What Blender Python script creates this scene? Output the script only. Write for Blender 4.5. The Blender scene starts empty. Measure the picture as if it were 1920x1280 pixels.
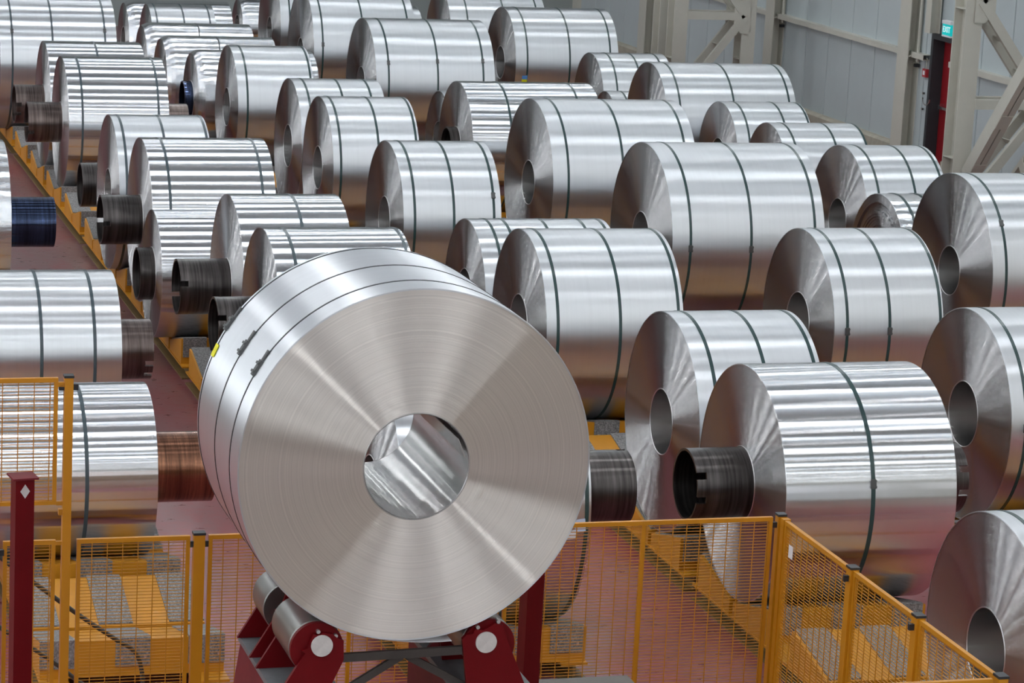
import bpy, bmesh, math, random
from mathutils import Matrix, Vector
R2 = math.radians
SC = bpy.context.scene
COL = SC.collection

# ---------------------------------------------------------------- camera
cam_d = bpy.data.cameras.new('camera'); cam = bpy.data.objects.new('camera', cam_d); COL.objects.link(cam)
right = Vector((0.957726, -0.283131, 0.050966)); down = Vector((-0.011788, -0.215635, -0.976403)); fwd = Vector((0.287440, 0.934526, -0.209857))
m = Matrix((right, -down, -fwd)).transposed().to_4x4(); m.translation = Vector((0, 0, 7.24364)); cam.matrix_world = m
cam_d.sensor_width = 36.0; cam_d.lens = 5218.67 / 1920 * 36.0; cam_d.clip_end = 500
cam_d.dof.use_dof = True; cam_d.dof.focus_distance = 19.0; cam_d.dof.aperture_fstop = 13.0
SC.camera = cam

# ---------------------------------------------------------------- world, exposure
w = bpy.data.worlds.new('world'); SC.world = w; w.use_nodes = True
w.node_tree.nodes['Background'].inputs[0].default_value = (0.75, 0.85, 1.0, 1); w.node_tree.nodes['Background'].inputs[1].default_value = 0.3
SC.view_settings.view_transform = 'Standard'; SC.view_settings.look = 'None'; SC.view_settings.gamma = 1.0
SC.view_settings.use_curve_mapping = False; SC.view_settings.exposure = -0.86
SKYLIGHT = 5.5      # glow of the translucent roof strips
LAMPROW = 100.0      # glow of the lamps hung under them
SIDELIGHT = 45.0     # glow of unseen left-wall panels, added to streak the coil end faces
BEHINDLIGHT = 2.2  # glow of the unseen back-wall band, added to brighten the front coil

# ---------------------------------------------------------------- materials
def mat(name, color, rough=0.5, metal=0.0, emit=None, estr=0.0, spec=None):
    M = bpy.data.materials.new(name); M.use_nodes = True
    b = M.node_tree.nodes['Principled BSDF']
    b.inputs['Base Color'].default_value = (*color, 1); b.inputs['Roughness'].default_value = rough; b.inputs['Metallic'].default_value = metal
    if spec is not None: b.inputs['Specular IOR Level'].default_value = spec
    if emit: b.inputs['Emission Color'].default_value = (*emit, 1); b.inputs['Emission Strength'].default_value = estr
    return M
def N(M, t, **k):
    n = M.node_tree.nodes.new(t)
    for a, v in k.items(): setattr(n, a, v)
    return n
def L(M, a, b): M.node_tree.links.new(a, b)
def bsdf(M): return M.node_tree.nodes['Principled BSDF']
def noise(M, scale, mapping=None, detail=3.0, rough=0.6, coord='Object'):
    tc = N(M, 'ShaderNodeTexCoord'); mp = N(M, 'ShaderNodeMapping')
    L(M, tc.outputs[coord], mp.inputs[0])
    if mapping: mp.inputs['Scale'].default_value = mapping
    n = N(M, 'ShaderNodeTexNoise'); n.inputs['Scale'].default_value = scale; n.inputs['Detail'].default_value = detail; n.inputs['Roughness'].default_value = rough
    L(M, mp.outputs[0], n.inputs['Vector']); return n
def ramp(M, src, stops):
    r = N(M, 'ShaderNodeValToRGB'); e = r.color_ramp.elements
    while len(e) > len(stops): e.remove(e[-1])
    while len(e) < len(stops): e.new(0.5)
    for x, (p, c) in zip(e, stops): x.position = p; x.color = (*c, 1)
    L(M, src, r.inputs[0]); return r
def bump(M, src, strength, dist=0.01):
    b = N(M, 'ShaderNodeBump'); b.inputs['Strength'].default_value = strength; b.inputs['Distance'].default_value = dist
    L(M, src, b.inputs['Height']); L(M, b.outputs[0], bsdf(M).inputs['Normal']); return b
def aniso(M, amount, rot=0.25):
    t = N(M, 'ShaderNodeTangent', direction_type='RADIAL', axis='X')
    L(M, t.outputs[0], bsdf(M).inputs['Tangent'])
    bsdf(M).inputs['Anisotropic'].default_value = amount; bsdf(M).inputs['Anisotropic Rotation'].default_value = rot

def metal(name, rough, an):
    """brushed metal: very rough across the grain, nearly mirror-like along it; grain runs round the X axis"""
    M = bpy.data.materials.new(name); M.use_nodes = True; nt = M.node_tree
    nt.nodes.remove(nt.nodes['Principled BSDF'])
    g = nt.nodes.new('ShaderNodeBsdfAnisotropic'); g.name = 'metal'; g.distribution = 'GGX'
    g.inputs['Roughness'].default_value = rough; g.inputs['Anisotropy'].default_value = an; g.inputs['Rotation'].default_value = 0.0
    t = N(M, 'ShaderNodeTangent', direction_type='RADIAL', axis='X'); L(M, t.outputs[0], g.inputs['Tangent'])
    L(M, g.outputs[0], nt.nodes['Material Output'].inputs[0]); return M, g
def wrap_mat(name, color, rough, an, wave, wscale=(0.12, 2.5, 2.5), bstr=0.25, crumple=0.0, band=0.97):
    """rolled aluminium sheet, grain running round the coil"""
    M, g = metal(name, rough, an)
    n1 = noise(M, 1.0, (30.0, 0.4, 0.4), 2.0)           # fine bands round the coil from the rolling
    r1 = ramp(M, n1.outputs[0], [(0.3, tuple(c * band for c in color)), (0.7, color)])
    L(M, r1.outputs[0], g.inputs['Color'])
    n2 = noise(M, wave, wscale, 2.0, 0.5)                # slow waviness of the sheet
    b = N(M, 'ShaderNodeBump'); b.inputs['Strength'].default_value = bstr; b.inputs['Distance'].default_value = 0.02
    L(M, n2.outputs[0], b.inputs['Height']); L(M, b.outputs[0], g.inputs['Normal'])
    if crumple:
        n3 = noise(M, 5.0, (0.7, 1.5, 1.5), 4.0, 0.65); b2 = N(M, 'ShaderNodeBump'); b2.inputs['Strength'].default_value = crumple; b2.inputs['Distance'].default_value = 0.04
        L(M, n3.outputs[0], b2.inputs['Height']); L(M, b2.outputs[0], b.inputs['Normal'])
    return M
def face_mat(name, color, rough, an, ring=0.12):
    """edge-on sheet layers of a coil: rings round the bore"""
    M, g = metal(name, rough, an)
    tc = N(M, 'ShaderNodeTexCoord'); sx = N(M, 'ShaderNodeSeparateXYZ'); L(M, tc.outputs['Object'], sx.inputs[0])
    cb = N(M, 'ShaderNodeCombineXYZ'); L(M, sx.outputs[1], cb.inputs[0]); L(M, sx.outputs[2], cb.inputs[1])
    ln = N(M, 'ShaderNodeVectorMath', operation='LENGTH'); L(M, cb.outputs[0], ln.inputs[0])
    n = N(M, 'ShaderNodeTexNoise', noise_dimensions='1D'); n.inputs['Scale'].default_value = 90.0; n.inputs['Detail'].default_value = 6.0; n.inputs['Roughness'].default_value = 0.8
    L(M, ln.outputs['Value'], n.inputs['W'])
    r = ramp(M, n.outputs[0], [(0.3, tuple(c * 0.86 for c in color)), (0.7, tuple(min(1, c * 1.05) for c in color))])
    L(M, r.outputs[0], g.inputs['Color'])
    b = N(M, 'ShaderNodeBump'); b.inputs['Strength'].default_value = ring; b.inputs['Distance'].default_value = 0.004
    L(M, n.outputs[0], b.inputs['Height']); L(M, b.outputs[0], g.inputs['Normal']); return M

ALU = (0.83, 0.845, 0.87)
M_MATTE = wrap_mat('aluminium_satin', ALU, 0.40, 0.60, 1.2, bstr=0.03)
M_SEMI = wrap_mat('aluminium_semi_bright', ALU, 0.33, 0.70, 1.6, bstr=0.05)
M_BRIGHT = wrap_mat('aluminium_bright', (0.86, 0.87, 0.89), 0.20, 0.82, 1.6, bstr=0.018)
M_FOIL = wrap_mat('aluminium_foil', (0.87, 0.88, 0.9), 0.24, 0.65, 2.5, bstr=0.16, crumple=0.10)
M_FACE = face_mat('coil_edge', (0.60, 0.59, 0.59), 0.26, 0.88)
M_FACE2 = face_mat('coil_edge_fine', (0.93, 0.88, 0.83), 0.285, 0.84, 0.16)
M_BORE = wrap_mat('coil_bore', (0.66, 0.65, 0.64), 0.25, 0.6, 2.0, bstr=0.10)
M_RIM = mat('coil_bore_rim', (0.62, 0.61, 0.61), 0.35, 1.0)
M_STRAP = mat('strap_green', (0.022, 0.052, 0.052), 0.28)
M_STRAPB = mat('strap_grey', (0.055, 0.078, 0.09), 0.3)
M_STRAPK = mat('strap_dark', (0.02, 0.022, 0.026), 0.35)
M_CLIP = mat('strap_seal_steel', (0.10, 0.10, 0.10), 0.4, 0.6)
def steel_mat(name, c0, c1, rough, blue=None):
    M = mat(name, c0, rough, 0.9); aniso(M, 0.5)
    n = noise(M, 3.0, (12.0, 0.5, 0.5), 3.0, 0.55); r = ramp(M, n.outputs[0], [(0.32, c0), (0.68, c1)]); 
    L(M, r.outputs[0], bsdf(M).inputs['Base Color'])
    return M
M_SPOOL = steel_mat('spool_dark_steel', (0.045, 0.039, 0.037), (0.12, 0.107, 0.103), 0.30)
M_SPOOLR = steel_mat('spool_worn_steel', (0.075, 0.055, 0.05), (0.21, 0.165, 0.15), 0.28)
M_SPOOLC = steel_mat('spool_copper_brown', (0.12, 0.055, 0.035), (0.36, 0.17, 0.10), 0.22)
M_SPOOLB = steel_mat('spool_blued_steel', (0.025, 0.03, 0.055), (0.07, 0.10, 0.19), 0.15)

def paint(name, c, rough, var=0.25, scale=3.0, wear=None):
    M = mat(name, c, rough)
    n = noise(M, scale, None, 6.0, 0.7)
    st = [(0.3, tuple(x * (1 - var) for x in c)), (0.65, c)]
    if wear: st.append((0.82, wear))
    r = ramp(M, n.outputs[0], st); L(M, r.outputs[0], bsdf(M).inputs['Base Color']); return M
M_YEL = paint('yellow_paint', (0.60, 0.245, 0.008), 0.38, 0.12, 2.0)
M_YELW = paint('yellow_paint_worn', (0.60, 0.25, 0.012), 0.42, 0.2, 1.6, (0.50, 0.28, 0.12))
M_WIRE = mat('yellow_wire', (0.50, 0.205, 0.007), 0.45)
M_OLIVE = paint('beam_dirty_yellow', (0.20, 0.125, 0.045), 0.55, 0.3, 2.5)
M_RED = paint('red_paint', (0.13, 0.0015, 0.004), 0.45, 0.2, 3.0)
M_REDD = paint('red_paint_dusty', (0.16, 0.018, 0.024), 0.5, 0.3, 3.0)
M_GREYP = paint('grey_plate', (0.16, 0.165, 0.175), 0.5, 0.3, 4.0)
M_BLACK = mat('black_plastic', (0.02, 0.021, 0.024), 0.45)
M_DARKST = paint('dark_bar', (0.045, 0.036, 0.032), 0.5, 0.3, 5.0)
M_ROLLER = mat('roller_steel', (0.27, 0.265, 0.25), 0.3, 0.9)
M_DISC = paint('white_axle_disc', (0.62, 0.58, 0.56), 0.5, 0.2, 14.0)
M_WHITE = mat('white_paper', (0.80, 0.80, 0.82), 0.6)
M_BLUEP = mat('pale_blue_paper', (0.62, 0.72, 0.90), 0.6)
M_BLUE = mat('blue_paper', (0.08, 0.25, 0.62), 0.6)
M_NEON = mat('yellow_sticker', (0.88, 0.86, 0.01), 0.5)
M_INK = mat('black_ink', (0.01, 0.01, 0.012), 0.6)
M_PAD = mat('rubber_pad', (0.2, 0.19, 0.18), 0.8)
n_ = noise(M_PAD, 55.0, None, 6.0, 0.85); r_ = ramp(M_PAD, n_.outputs[0], [(0.34, (0.05, 0.047, 0.046)), (0.5, (0.20, 0.19, 0.185)), (0.66, (0.42, 0.40, 0.39))]); L(M_PAD, r_.outputs[0], bsdf(M_PAD).inputs['Base Color']); bump(M_PAD, n_.outputs[0], 0.35, 0.006)
M_BOLT = mat('bolt_zinc', (0.6, 0.6, 0.6), 0.35, 0.9)
M_CREAM = paint('cream_steel_paint', (0.58, 0.56, 0.49), 0.5, 0.1, 1.2)
M_WALL = paint('wall_sheet', (0.50, 0.55, 0.56), 0.5, 0.07, 0.8)
M_PLINTH = paint('concrete_plinth', (0.46, 0.42, 0.34), 0.8, 0.25, 3.0)
M_CEIL = mat('roof_sheet', (0.33, 0.385, 0.40), 0.6)
M_FARW = mat('end_wall_sheet', (0.28, 0.31, 0.30), 0.6)
M_SKY = mat('skylight_panel', (0.8, 0.8, 0.8), 0.5, 0, (0.80, 0.91, 1.0), SKYLIGHT)
M_LAMP = mat('lamp_diffuser', (0.8, 0.8, 0.8), 0.5, 0, (0.95, 0.98, 1.0), LAMPROW)
M_SIDE = mat('side_streak_panel', (0.8, 0.8, 0.8), 0.5, 0, (0.92, 0.96, 1.0), SIDELIGHT)
M_BEH = mat('end_fill_panel', (0.8, 0.8, 0.8), 0.5, 0, (0.97, 0.97, 1.0), BEHINDLIGHT)
M_DOORF = mat('door_frame_dark', (0.035, 0.037, 0.042), 0.5)
M_DOOR = paint('door_red', (0.26, 0.006, 0.012), 0.45, 0.1, 2.0)
M_EXIT = mat('exit_sign_lit', (0.0, 0.25, 0.25), 0.4, 0, (0.0, 0.62, 0.62), 1.0)
M_EXITT = mat('exit_letters_lit', (0.9, 0.95, 0.95), 0.4, 0, (0.75, 0.95, 0.95), 1.1)
M_CHROME = mat('chrome', (0.75, 0.75, 0.76), 0.2, 1.0)
M_ALARM = mat('alarm_red', (0.42, 0.03, 0.04), 0.4)
M_CABLE = mat('cable_rubber', (0.055, 0.055, 0.05), 0.45)
M_TABLE = paint('grey_table_plate', (0.17, 0.155, 0.14), 0.55, 0.25, 2.0)
for M_ in (M_RED, M_REDD): bsdf(M_).inputs['Specular IOR Level'].default_value = 0.18
# floor: worn red paint
M_FLOOR = mat('floor_red_paint', (0.4, 0.12, 0.13), 0.42, spec=0.3)
nf = noise(M_FLOOR, 0.55, (1.0, 0.35, 1.0), 8.0, 0.68)
rf = ramp(M_FLOOR, nf.outputs[0], [(0.28, (0.24, 0.026, 0.034)), (0.42, (0.21, 0.066, 0.072)), (0.58, (0.18, 0.105, 0.104)), (0.76, (0.23, 0.042, 0.05))])
nf2 = noise(M_FLOOR, 9.0, (0.5, 1.0, 1.0), 6.0, 0.75); rf2 = ramp(M_FLOOR, nf2.outputs[0], [(0.35, (0.75, 0.75, 0.75)), (0.6, (1.05, 1.05, 1.05))])
sxf = N(M_FLOOR, 'ShaderNodeSeparateXYZ'); tcf = N(M_FLOOR, 'ShaderNodeTexCoord'); L(M_FLOOR, tcf.outputs['Object'], sxf.inputs[0])   # paint is fresher near the fence, worn grey far down the aisle
mrf = N(M_FLOOR, 'ShaderNodeMapRange', interpolation_type='SMOOTHSTEP'); mrf.inputs[1].default_value = 31.0; mrf.inputs[2].default_value = 22.5; L(M_FLOOR, sxf.outputs[1], mrf.inputs[0])
nfr = ramp(M_FLOOR, nf.outputs[0], [(0.28, (0.34, 0.035, 0.045)), (0.45, (0.32, 0.075, 0.085)), (0.60, (0.26, 0.105, 0.108)), (0.76, (0.33, 0.05, 0.06))])
mxr = N(M_FLOOR, 'ShaderNodeMix', data_type='RGBA'); L(M_FLOOR, mrf.outputs[0], mxr.inputs[0]); L(M_FLOOR, rf.outputs[0], mxr.inputs[6]); L(M_FLOOR, nfr.outputs[0], mxr.inputs[7])
mrc = N(M_FLOOR, 'ShaderNodeMapRange'); mrc.inputs[1].default_value = 13.6; mrc.inputs[2].default_value = 13.4; L(M_FLOOR, sxf.outputs[1], mrc.inputs[0])   # unseen concrete nearer than the fence, added to lighten the front coil's reflection
mxc = N(M_FLOOR, 'ShaderNodeMix', data_type='RGBA'); L(M_FLOOR, mrc.outputs[0], mxc.inputs[0]); L(M_FLOOR, mxr.outputs[2], mxc.inputs[6]); mxc.inputs[7].default_value = (0.29, 0.225, 0.205, 1)
mx = N(M_FLOOR, 'ShaderNodeMix', data_type='RGBA', blend_type='MULTIPLY'); mx.inputs[0].default_value = 1.0
L(M_FLOOR, mxc.outputs[2], mx.inputs[6]); L(M_FLOOR, rf2.outputs[0], mx.inputs[7]); L(M_FLOOR, mx.outputs[2], bsdf(M_FLOOR).inputs['Base Color'])
rfr = ramp(M_FLOOR, nf2.outputs[0], [(0.3, (0.24,) * 3), (0.7, (0.42,) * 3)]); L(M_FLOOR, rfr.outputs[0], bsdf(M_FLOOR).inputs['Roughness'])

# ---------------------------------------------------------------- mesh helpers
class MB:
    def __init__(s): s.v = []; s.f = []; s.mi = []; s.sm = []
    def add(s, vs, fs, mi=0, sm=False):
        o = len(s.v); s.v += [tuple(p) for p in vs]
        for f in fs: s.f.append(tuple(i + o for i in f)); s.mi.append(mi); s.sm.append(sm)
    def box(s, x0, x1, y0, y1, z0, z1, mi=0):
        s.add([(x0, y0, z0), (x1, y0, z0), (x1, y1, z0), (x0, y1, z0), (x0, y0, z1), (x1, y0, z1), (x1, y1, z1), (x0, y1, z1)],
              [(0, 3, 2, 1), (4, 5, 6, 7), (0, 1, 5, 4), (1, 2, 6, 5), (2, 3, 7, 6), (3, 0, 4, 7)], mi)
    def prism(s, poly, a0, a1, axis='X', mi=0):
        """poly in the plane across the axis, extruded a0..a1"""
        n = len(poly)
        def P(a, p): return (a, p[0], p[1]) if axis == 'X' else ((p[0], a, p[1]) if axis == 'Y' else (p[0], p[1], a))
        vs = [P(a0, p) for p in poly] + [P(a1, p) for p in poly]
        fs = [tuple(range(n))[::-1], tuple(range(n, 2 * n))] + [(i, (i + 1) % n, n + (i + 1) % n, n + i) for i in range(n)]
        s.add(vs, fs, mi)
    def bar(s, p, q, wd, ht, up=(0, 0, 1), mi=0):
        """rectangular bar from p to q"""
        p = Vector(p); q = Vector(q); d = (q - p).normalized(); sd = d.cross(Vector(up))
        if sd.length < 1e-5: sd = d.cross(Vector((1, 0, 0)))
        sd.normalize(); u = sd.cross(d); vs = []
        for c in (p, q):
            for a, b in ((-1, -1), (1, -1), (1, 1), (-1, 1)): vs.append(c + sd * (a * wd / 2) + u * (b * ht / 2))
        s.add(vs, [(0, 3, 2, 1), (4, 5, 6, 7), (0, 1, 5, 4), (1, 2, 6, 5), (2, 3, 7, 6), (3, 0, 4, 7)], mi)
    def lathe(s, prof, n=96, mi=0, sm=True, closed=False, wob=None):
        """prof = [(x, r)...] turned round the X axis; each segment gets its own ring of verts so edges stay crisp"""
        m = len(prof); segs = range(m if closed else m - 1)
        for k in segs:
            (xa, ra), (xb, rb) = prof[k], prof[(k + 1) % m]; vs = []
            for x, r in ((xa, ra), (xb, rb)):
                for i in range(n):
                    a = 2 * math.pi * i / n; rr = r * (1 + (wob(a, r) if wob else 0)); vs.append((x, rr * math.cos(a), rr * math.sin(a)))
            s.add(vs, [(i, n + i, n + (i + 1) % n, (i + 1) % n) for i in range(n)], mi, sm)
    def build(s, name, mats, parent=None, loc=None):
        me = bpy.data.meshes.new(name); me.from_pydata(s.v, [], s.f); me.update()
        for M in (mats if isinstance(mats, (list, tuple)) else [mats]): me.materials.append(M)
        for p, a, b in zip(me.polygons, s.mi, s.sm): p.material_index = a; p.use_smooth = b
        bm = bmesh.new(); bm.from_mesh(me); bmesh.ops.recalc_face_normals(bm, faces=bm.faces); bm.to_mesh(me); bm.free()
        return link(name, me, parent, loc)
def link(name, me, parent=None, loc=None):
    o = bpy.data.objects.new(name, me); COL.objects.link(o)
    if parent: o.parent = parent
    if loc: o.location = loc
    return o
def empty(name, loc, rz=0.0):
    o = bpy.data.objects.new(name, None); COL.objects.link(o); o.location = loc; o.rotation_euler = (0, 0, rz); o.empty_display_size = 0.2; return o
def tag(o, label, cat, group=None):
    o['label'] = label; o['category'] = cat
    if group: o['group'] = group
    return o
def structure(o, label=None):
    o['kind'] = 'structure'
    if label: o['label'] = label
    return o
def text(name, body, size, M, parent, mw, depth=0.0008):
    cu = bpy.data.curves.new(name, 'FONT'); cu.body = body; cu.size = size; cu.align_x = 'CENTER'; cu.align_y = 'CENTER'; cu.extrude = depth
    cu.materials.append(M); o = solid(name, cu); o.parent = parent; o.matrix_local = mw; return o
def solid(name, cu):
    t = bpy.data.objects.new(name, cu); COL.objects.link(t); bpy.context.view_layer.update()
    me = bpy.data.meshes.new_from_object(t.evaluated_get(bpy.context.evaluated_depsgraph_get())); me.name = name
    bpy.data.objects.remove(t); return link(name, me)
def frame(x, y, z, loc):
    m = Matrix((Vector(x), Vector(y), Vector(z))).transposed().to_4x4(); m.translation = Vector(loc); return m

# ---------------------------------------------------------------- setting: hall shell
XL, XR, YB, YF, ZC = -24.0, 22.0, -26.0, 68.0, 12.6
b = MB(); b.box(XL, XR + 2, YB, YF, -0.3, 0.0); structure(b.build('floor', M_FLOOR))
# roof: sheet with openings filled by glowing panels, in bays of 7.2 m
strips = []
for k in range(int((YB - 30.9) // 3.6) + 1, int((YF - 30.9) // 3.6)):
    strips.append((30.9 + 3.6 * k, 0.56 if k % 2 == 0 else 0.30, k % 2 == 0))
ceil = MB(); y = YB
for yc, wd, big in strips:
    if yc - wd / 2 > y: ceil.box(XL, XR + 0.3, y, yc - wd / 2, ZC, ZC + 0.12)
    y = yc + wd / 2
ceil.box(XL, XR + 0.3, y, YF, ZC, ZC + 0.12)
ceil_o = structure(ceil.build('ceiling', M_CEIL))
sky_me = {}; lamp_me = None
for yc, wd, big in strips:
    if big not in sky_me:
        s_ = MB(); s_.box(XL + 1, XR - 1, -wd / 2, wd / 2, ZC + 0.02, ZC + 0.06); o = s_.build('skylight', M_SKY, ceil_o); sky_me[big] = o.data
    else: o = link('skylight', sky_me[big], ceil_o)
    o.location.y = yc
    x = XL + 2.5 + (0 if big else 2.2)
    while x < XR - 1:
        if lamp_me is None:
            s_ = MB(); s_.box(-.22, .22, -.40, .40, -.05, 0); o = s_.build('ceiling_lamp', M_LAMP, ceil_o); lamp_me = o.data
        else: o = link('ceiling_lamp', lamp_me, ceil_o)
        o.location = (x, yc, ZC - .35); o.scale = (1, 1, 1) if big else (.6, .6, 1)
        x += 8.0 if big else 9.6
# left and end walls
def wall_with_band(name, box_, band, M2):
    b = MB(); b.box(*box_); o = structure(b.build(name, M_FARW))
    if band:
        s_ = MB(); s_.box(*band); s_.build('fill_band', M2, o)
    return o
wl = wall_with_band('wall_left', (XL - .3, XL, YB, YF, 0, ZC), None, None)
wme = None; y = -20.0  # unseen glowing panels, spaced so the coil ends catch separate streaks
while y < YF - 2:
    if wme is None:
        s_ = MB(); s_.box(0, .04, -.45, .45, 5.5, 11.0); o = s_.build('streak_panel', M_SIDE, wl); wme = o.data
    else: o = link('streak_panel', wme, wl)
    o.location = (XL, y, 0); y += 10.7
wall_with_band('wall_back', (XL, XR + .3, YB - .3, YB, 0, ZC), (XL + 2, XR - 2, YB, YB + .04, 5.5, 10.5), M_BEH)  # glowing band out of view, added as fill for the front coil's end face
wall_with_band('wall_far', (XL, XR + .3, YF, YF + .3, 0, ZC), None, None)

# right wall: vertical sheet panels between concrete plinth and roof, girts, columns, door
DY0, DY1, DZ = 45.42, 46.43, 2.50
wr = structure(empty('wall_right', (XR, 50, 0)))
core = MB(); core.box(XR + .06, XR + .25, YB, DY0, 0, ZC); core.box(XR + .06, XR + .25, DY1, YF, 0, ZC); core.box(XR + .06, XR + .25, DY0, DY1, DZ, ZC)
o = core.build('wall_core', M_CREAM, wr); o.location = (-XR, -50, 0)
def panel_mesh(wd, z0, z1):
    p = MB(); e = 0.03
    p.add([(0.06, 0, z0), (0.06, wd, z0), (0.06, wd, z1), (0.06, 0, z1), (e, 0.011, z0), (e, wd - 0.011, z0), (e, wd - 0.011, z1), (e, 0.011, z1), (0, 0.02, z0), (0, wd - .02, z0), (0, wd - .02, z1), (0, .02, z1)],
          [(0, 1, 5, 4), (1, 2, 6, 5), (2, 3, 7, 6), (3, 0, 4, 7), (4, 5, 9, 8), (5, 6, 10, 9), (6, 7, 11, 10), (7, 4, 8, 11), (8, 9, 10, 11)])
    return p
PW = 1.135; base = None; short = None
yy = 48.94 - PW * 20
while yy < 66.5:
    if yy + PW > DY0 + .02 and yy < DY1 - .02:
        z0 = DZ
        q = panel_mesh(PW, z0, ZC - .05); o = q.build('panel', M_WALL, wr)
        o.location = (0, yy - 50, 0)
        for ya, yb in ((yy, DY0 - .02), (DY1 + .02, yy + PW)):
            if yb - ya > .05:
                q = panel_mesh(yb - ya, 0.3, DZ); o = q.build('panel', M_WALL, wr); o.location = (0, ya - 50, 0)
    else:
        if base is None: o = panel_mesh(PW, 0.3, ZC - .05).build('panel', M_WALL, wr); base = o
        else: o = link('panel', base.data, wr)
        o.location = (0, yy - 50, 0)
    yy += PW
for ya, yb in ((YB, DY0 - .05), (DY1 + .05, YF)):
    p = MB(); p.prism([(-.16, 0), (-.16, .27), (-.10, .31), (.06, .31), (.06, 0)], ya - 50, yb - 50, 'Y')
    # prism along Y takes (x, z)
    p.build('plinth', M_PLINTH, wr)
cols = [40.2, 47.165, 53.8, 61.72]
for zg in (2.02, 5.2, 8.4):
    for ya, yb in zip([30.0] + cols, cols + [67.9]):
        if zg < DZ and ya < DY0 < yb:
            segs = [(ya + .2, DY0 - .12), (DY1 + .02, yb - .2)] if DY1 + .12 < yb - .2 else [(ya + .2, DY0 - .12)]
        else: segs = [(ya + .2, yb - .2)]
        for a, c in segs:
            g = MB(); x0 = -.16
            g.prism([(x0, zg + .05), (0, zg + .05), (0, zg + .042), (x0 + .008, zg + .042), (x0 + .008, zg - .042), (0, zg - .042), (0, zg - .05), (x0, zg - .05)], a - 50, c - 50, 'Y')
            g.build('girt', M_CREAM, wr)
            br = MB(); br.box(-.13, 0, c - 50 - .02, c - 50 + .14, zg - .05, zg + .05); br.build('girt_bracket', M_CREAM, wr)
def h_section(fw, d, t, axis, z0, z1, tw=None):
    """H section standing up; fw flange width, d depth between outer flange faces along axis"""
    p = MB(); tw = tw or t * .7
    if axis == 'X':
        p.box(-d / 2, -d / 2 + t, -fw / 2, fw / 2, z0, z1); p.box(d / 2 - t, d / 2, -fw / 2, fw / 2, z0, z1); p.box(-d / 2 + t, d / 2 - t, -tw / 2, tw / 2, z0, z1)
    else:
        p.box(-fw / 2, fw / 2, -d / 2, -d / 2 + t, z0, z1); p.box(-fw / 2, fw / 2, d / 2 - t, d / 2, z0, z1); p.box(-tw / 2, tw / 2, -d / 2 + t, d / 2 - t, z0, z1)
    return p
WL = {47.165: 'cream wall column right beside the red exit door', 53.8: 'cream wall column behind the right upright of the far lattice column', 61.72: 'cream wall column left of the far lattice column', 39.6: 'cream wall column hidden behind the near lattice column', 68.7: 'cream wall column farthest along the sheet wall'}
for yc in cols[1:4]:
    r_o = tag(empty('wall_column', (21.875, yc, 0)), WL[yc], 'column')
    h_section(.46, .25, .02, 'X', 0, ZC - .02).build('column_section', M_CREAM, r_o)
    st = MB(); st.box(-.104, .104, -.22, -.008, 1.98, 2.0); st.box(-.104, .104, .008, .22, 1.98, 2.0); st.build('stiffener_plate', M_CREAM, r_o)
    bp_ = MB(); bp_.box(-.2, -.126, -.26, .26, 0, .03); bp_.build('base_plate', M_CREAM, r_o)
    pp = MB(); pp.lathe([(0, 0.001), (0, .03), (ZC - 3, .03), (ZC - 3, .001)], 10); o = pp.build('conduit', M_CREAM, r_o); o.rotation_euler = (0, R2(-90), 0); o.location = (.06, -.28, 1.9)
    cam_b = MB(); cam_b.box(.01, .10, -.31, -.24, 1.80, 1.86); cam_b.build('conduit_end', M_BLACK, r_o)

# exit door (structure) with dark reveal
d_o = structure(empty('door_1', (XR, (DY0 + DY1) / 2, 0)), 'red exit door in a dark deep frame in the sheet wall')
hw = (DY1 - DY0) / 2
f = MB(); f.box(-.03, .30, hw - .09, hw, 0, DZ); f.box(-.03, .30, -hw, -hw + .09, 0, DZ); f.box(-.03, .30, -hw + .09, hw - .09, DZ - .12, DZ); f.build('door_frame', M_DOORF, d_o)
f = MB(); f.box(.20, .25, -hw + .095, hw - .095, 0.01, DZ - .13); f.build('door_leaf', M_DOOR, d_o)
pb = MB(); pb.bar((.13, hw - .16, 1.15), (.13, -hw + .16, 1.15), .035, .05); pb.bar((.14, hw - .18, 1.15), (.20, hw - .18, 1.15), .06, .12); pb.bar((.14, -hw + .18, 1.15), (.20, -hw + .18, 1.15), .06, .12); pb.build('panic_bar', M_CHROME, d_o)
sg = MB(); sg.box(.192, .199, -.12, .10, 1.36, 1.52); s_o = sg.build('door_sign', M_ALARM, d_o)
sg = MB(); sg.box(.186, .193, -.10, .08, 1.385, 1.405); sg.box(.186, .193, -.10, .08, 1.475, 1.495); sg.box(.186, .193, -.05, .03, 1.42, 1.455); sg.build('sign_border', M_WHITE, s_o)
hk = MB()
for i in range(10):
    a0 = R2(180 + i * 18); a1 = R2(198 + i * 18)
    hk.bar((-.05, hw - .02 + .15 * math.cos(a0), 1.28 + .12 * math.sin(a0)), (-.05, hw - .02 + .15 * math.cos(a1), 1.28 + .12 * math.sin(a1)), .018, .018)
hk.box(-.06, -.02, hw + .10, hw + .15, 1.05, 1.09); hk.box(-.06, -.02, hw + .10, hw + .15, 1.34, 1.38)
hk.build('door_holder', M_CHROME, d_o)
# post over the door
cp = tag(empty('door_post', (XR - .14, 46.20, DZ)), 'slim cream post standing on top of the red door frame', 'post')
h_section(.22, .2, .015, 'X', .0, ZC - DZ - .02).build('post_section', M_CREAM, cp)
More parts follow.
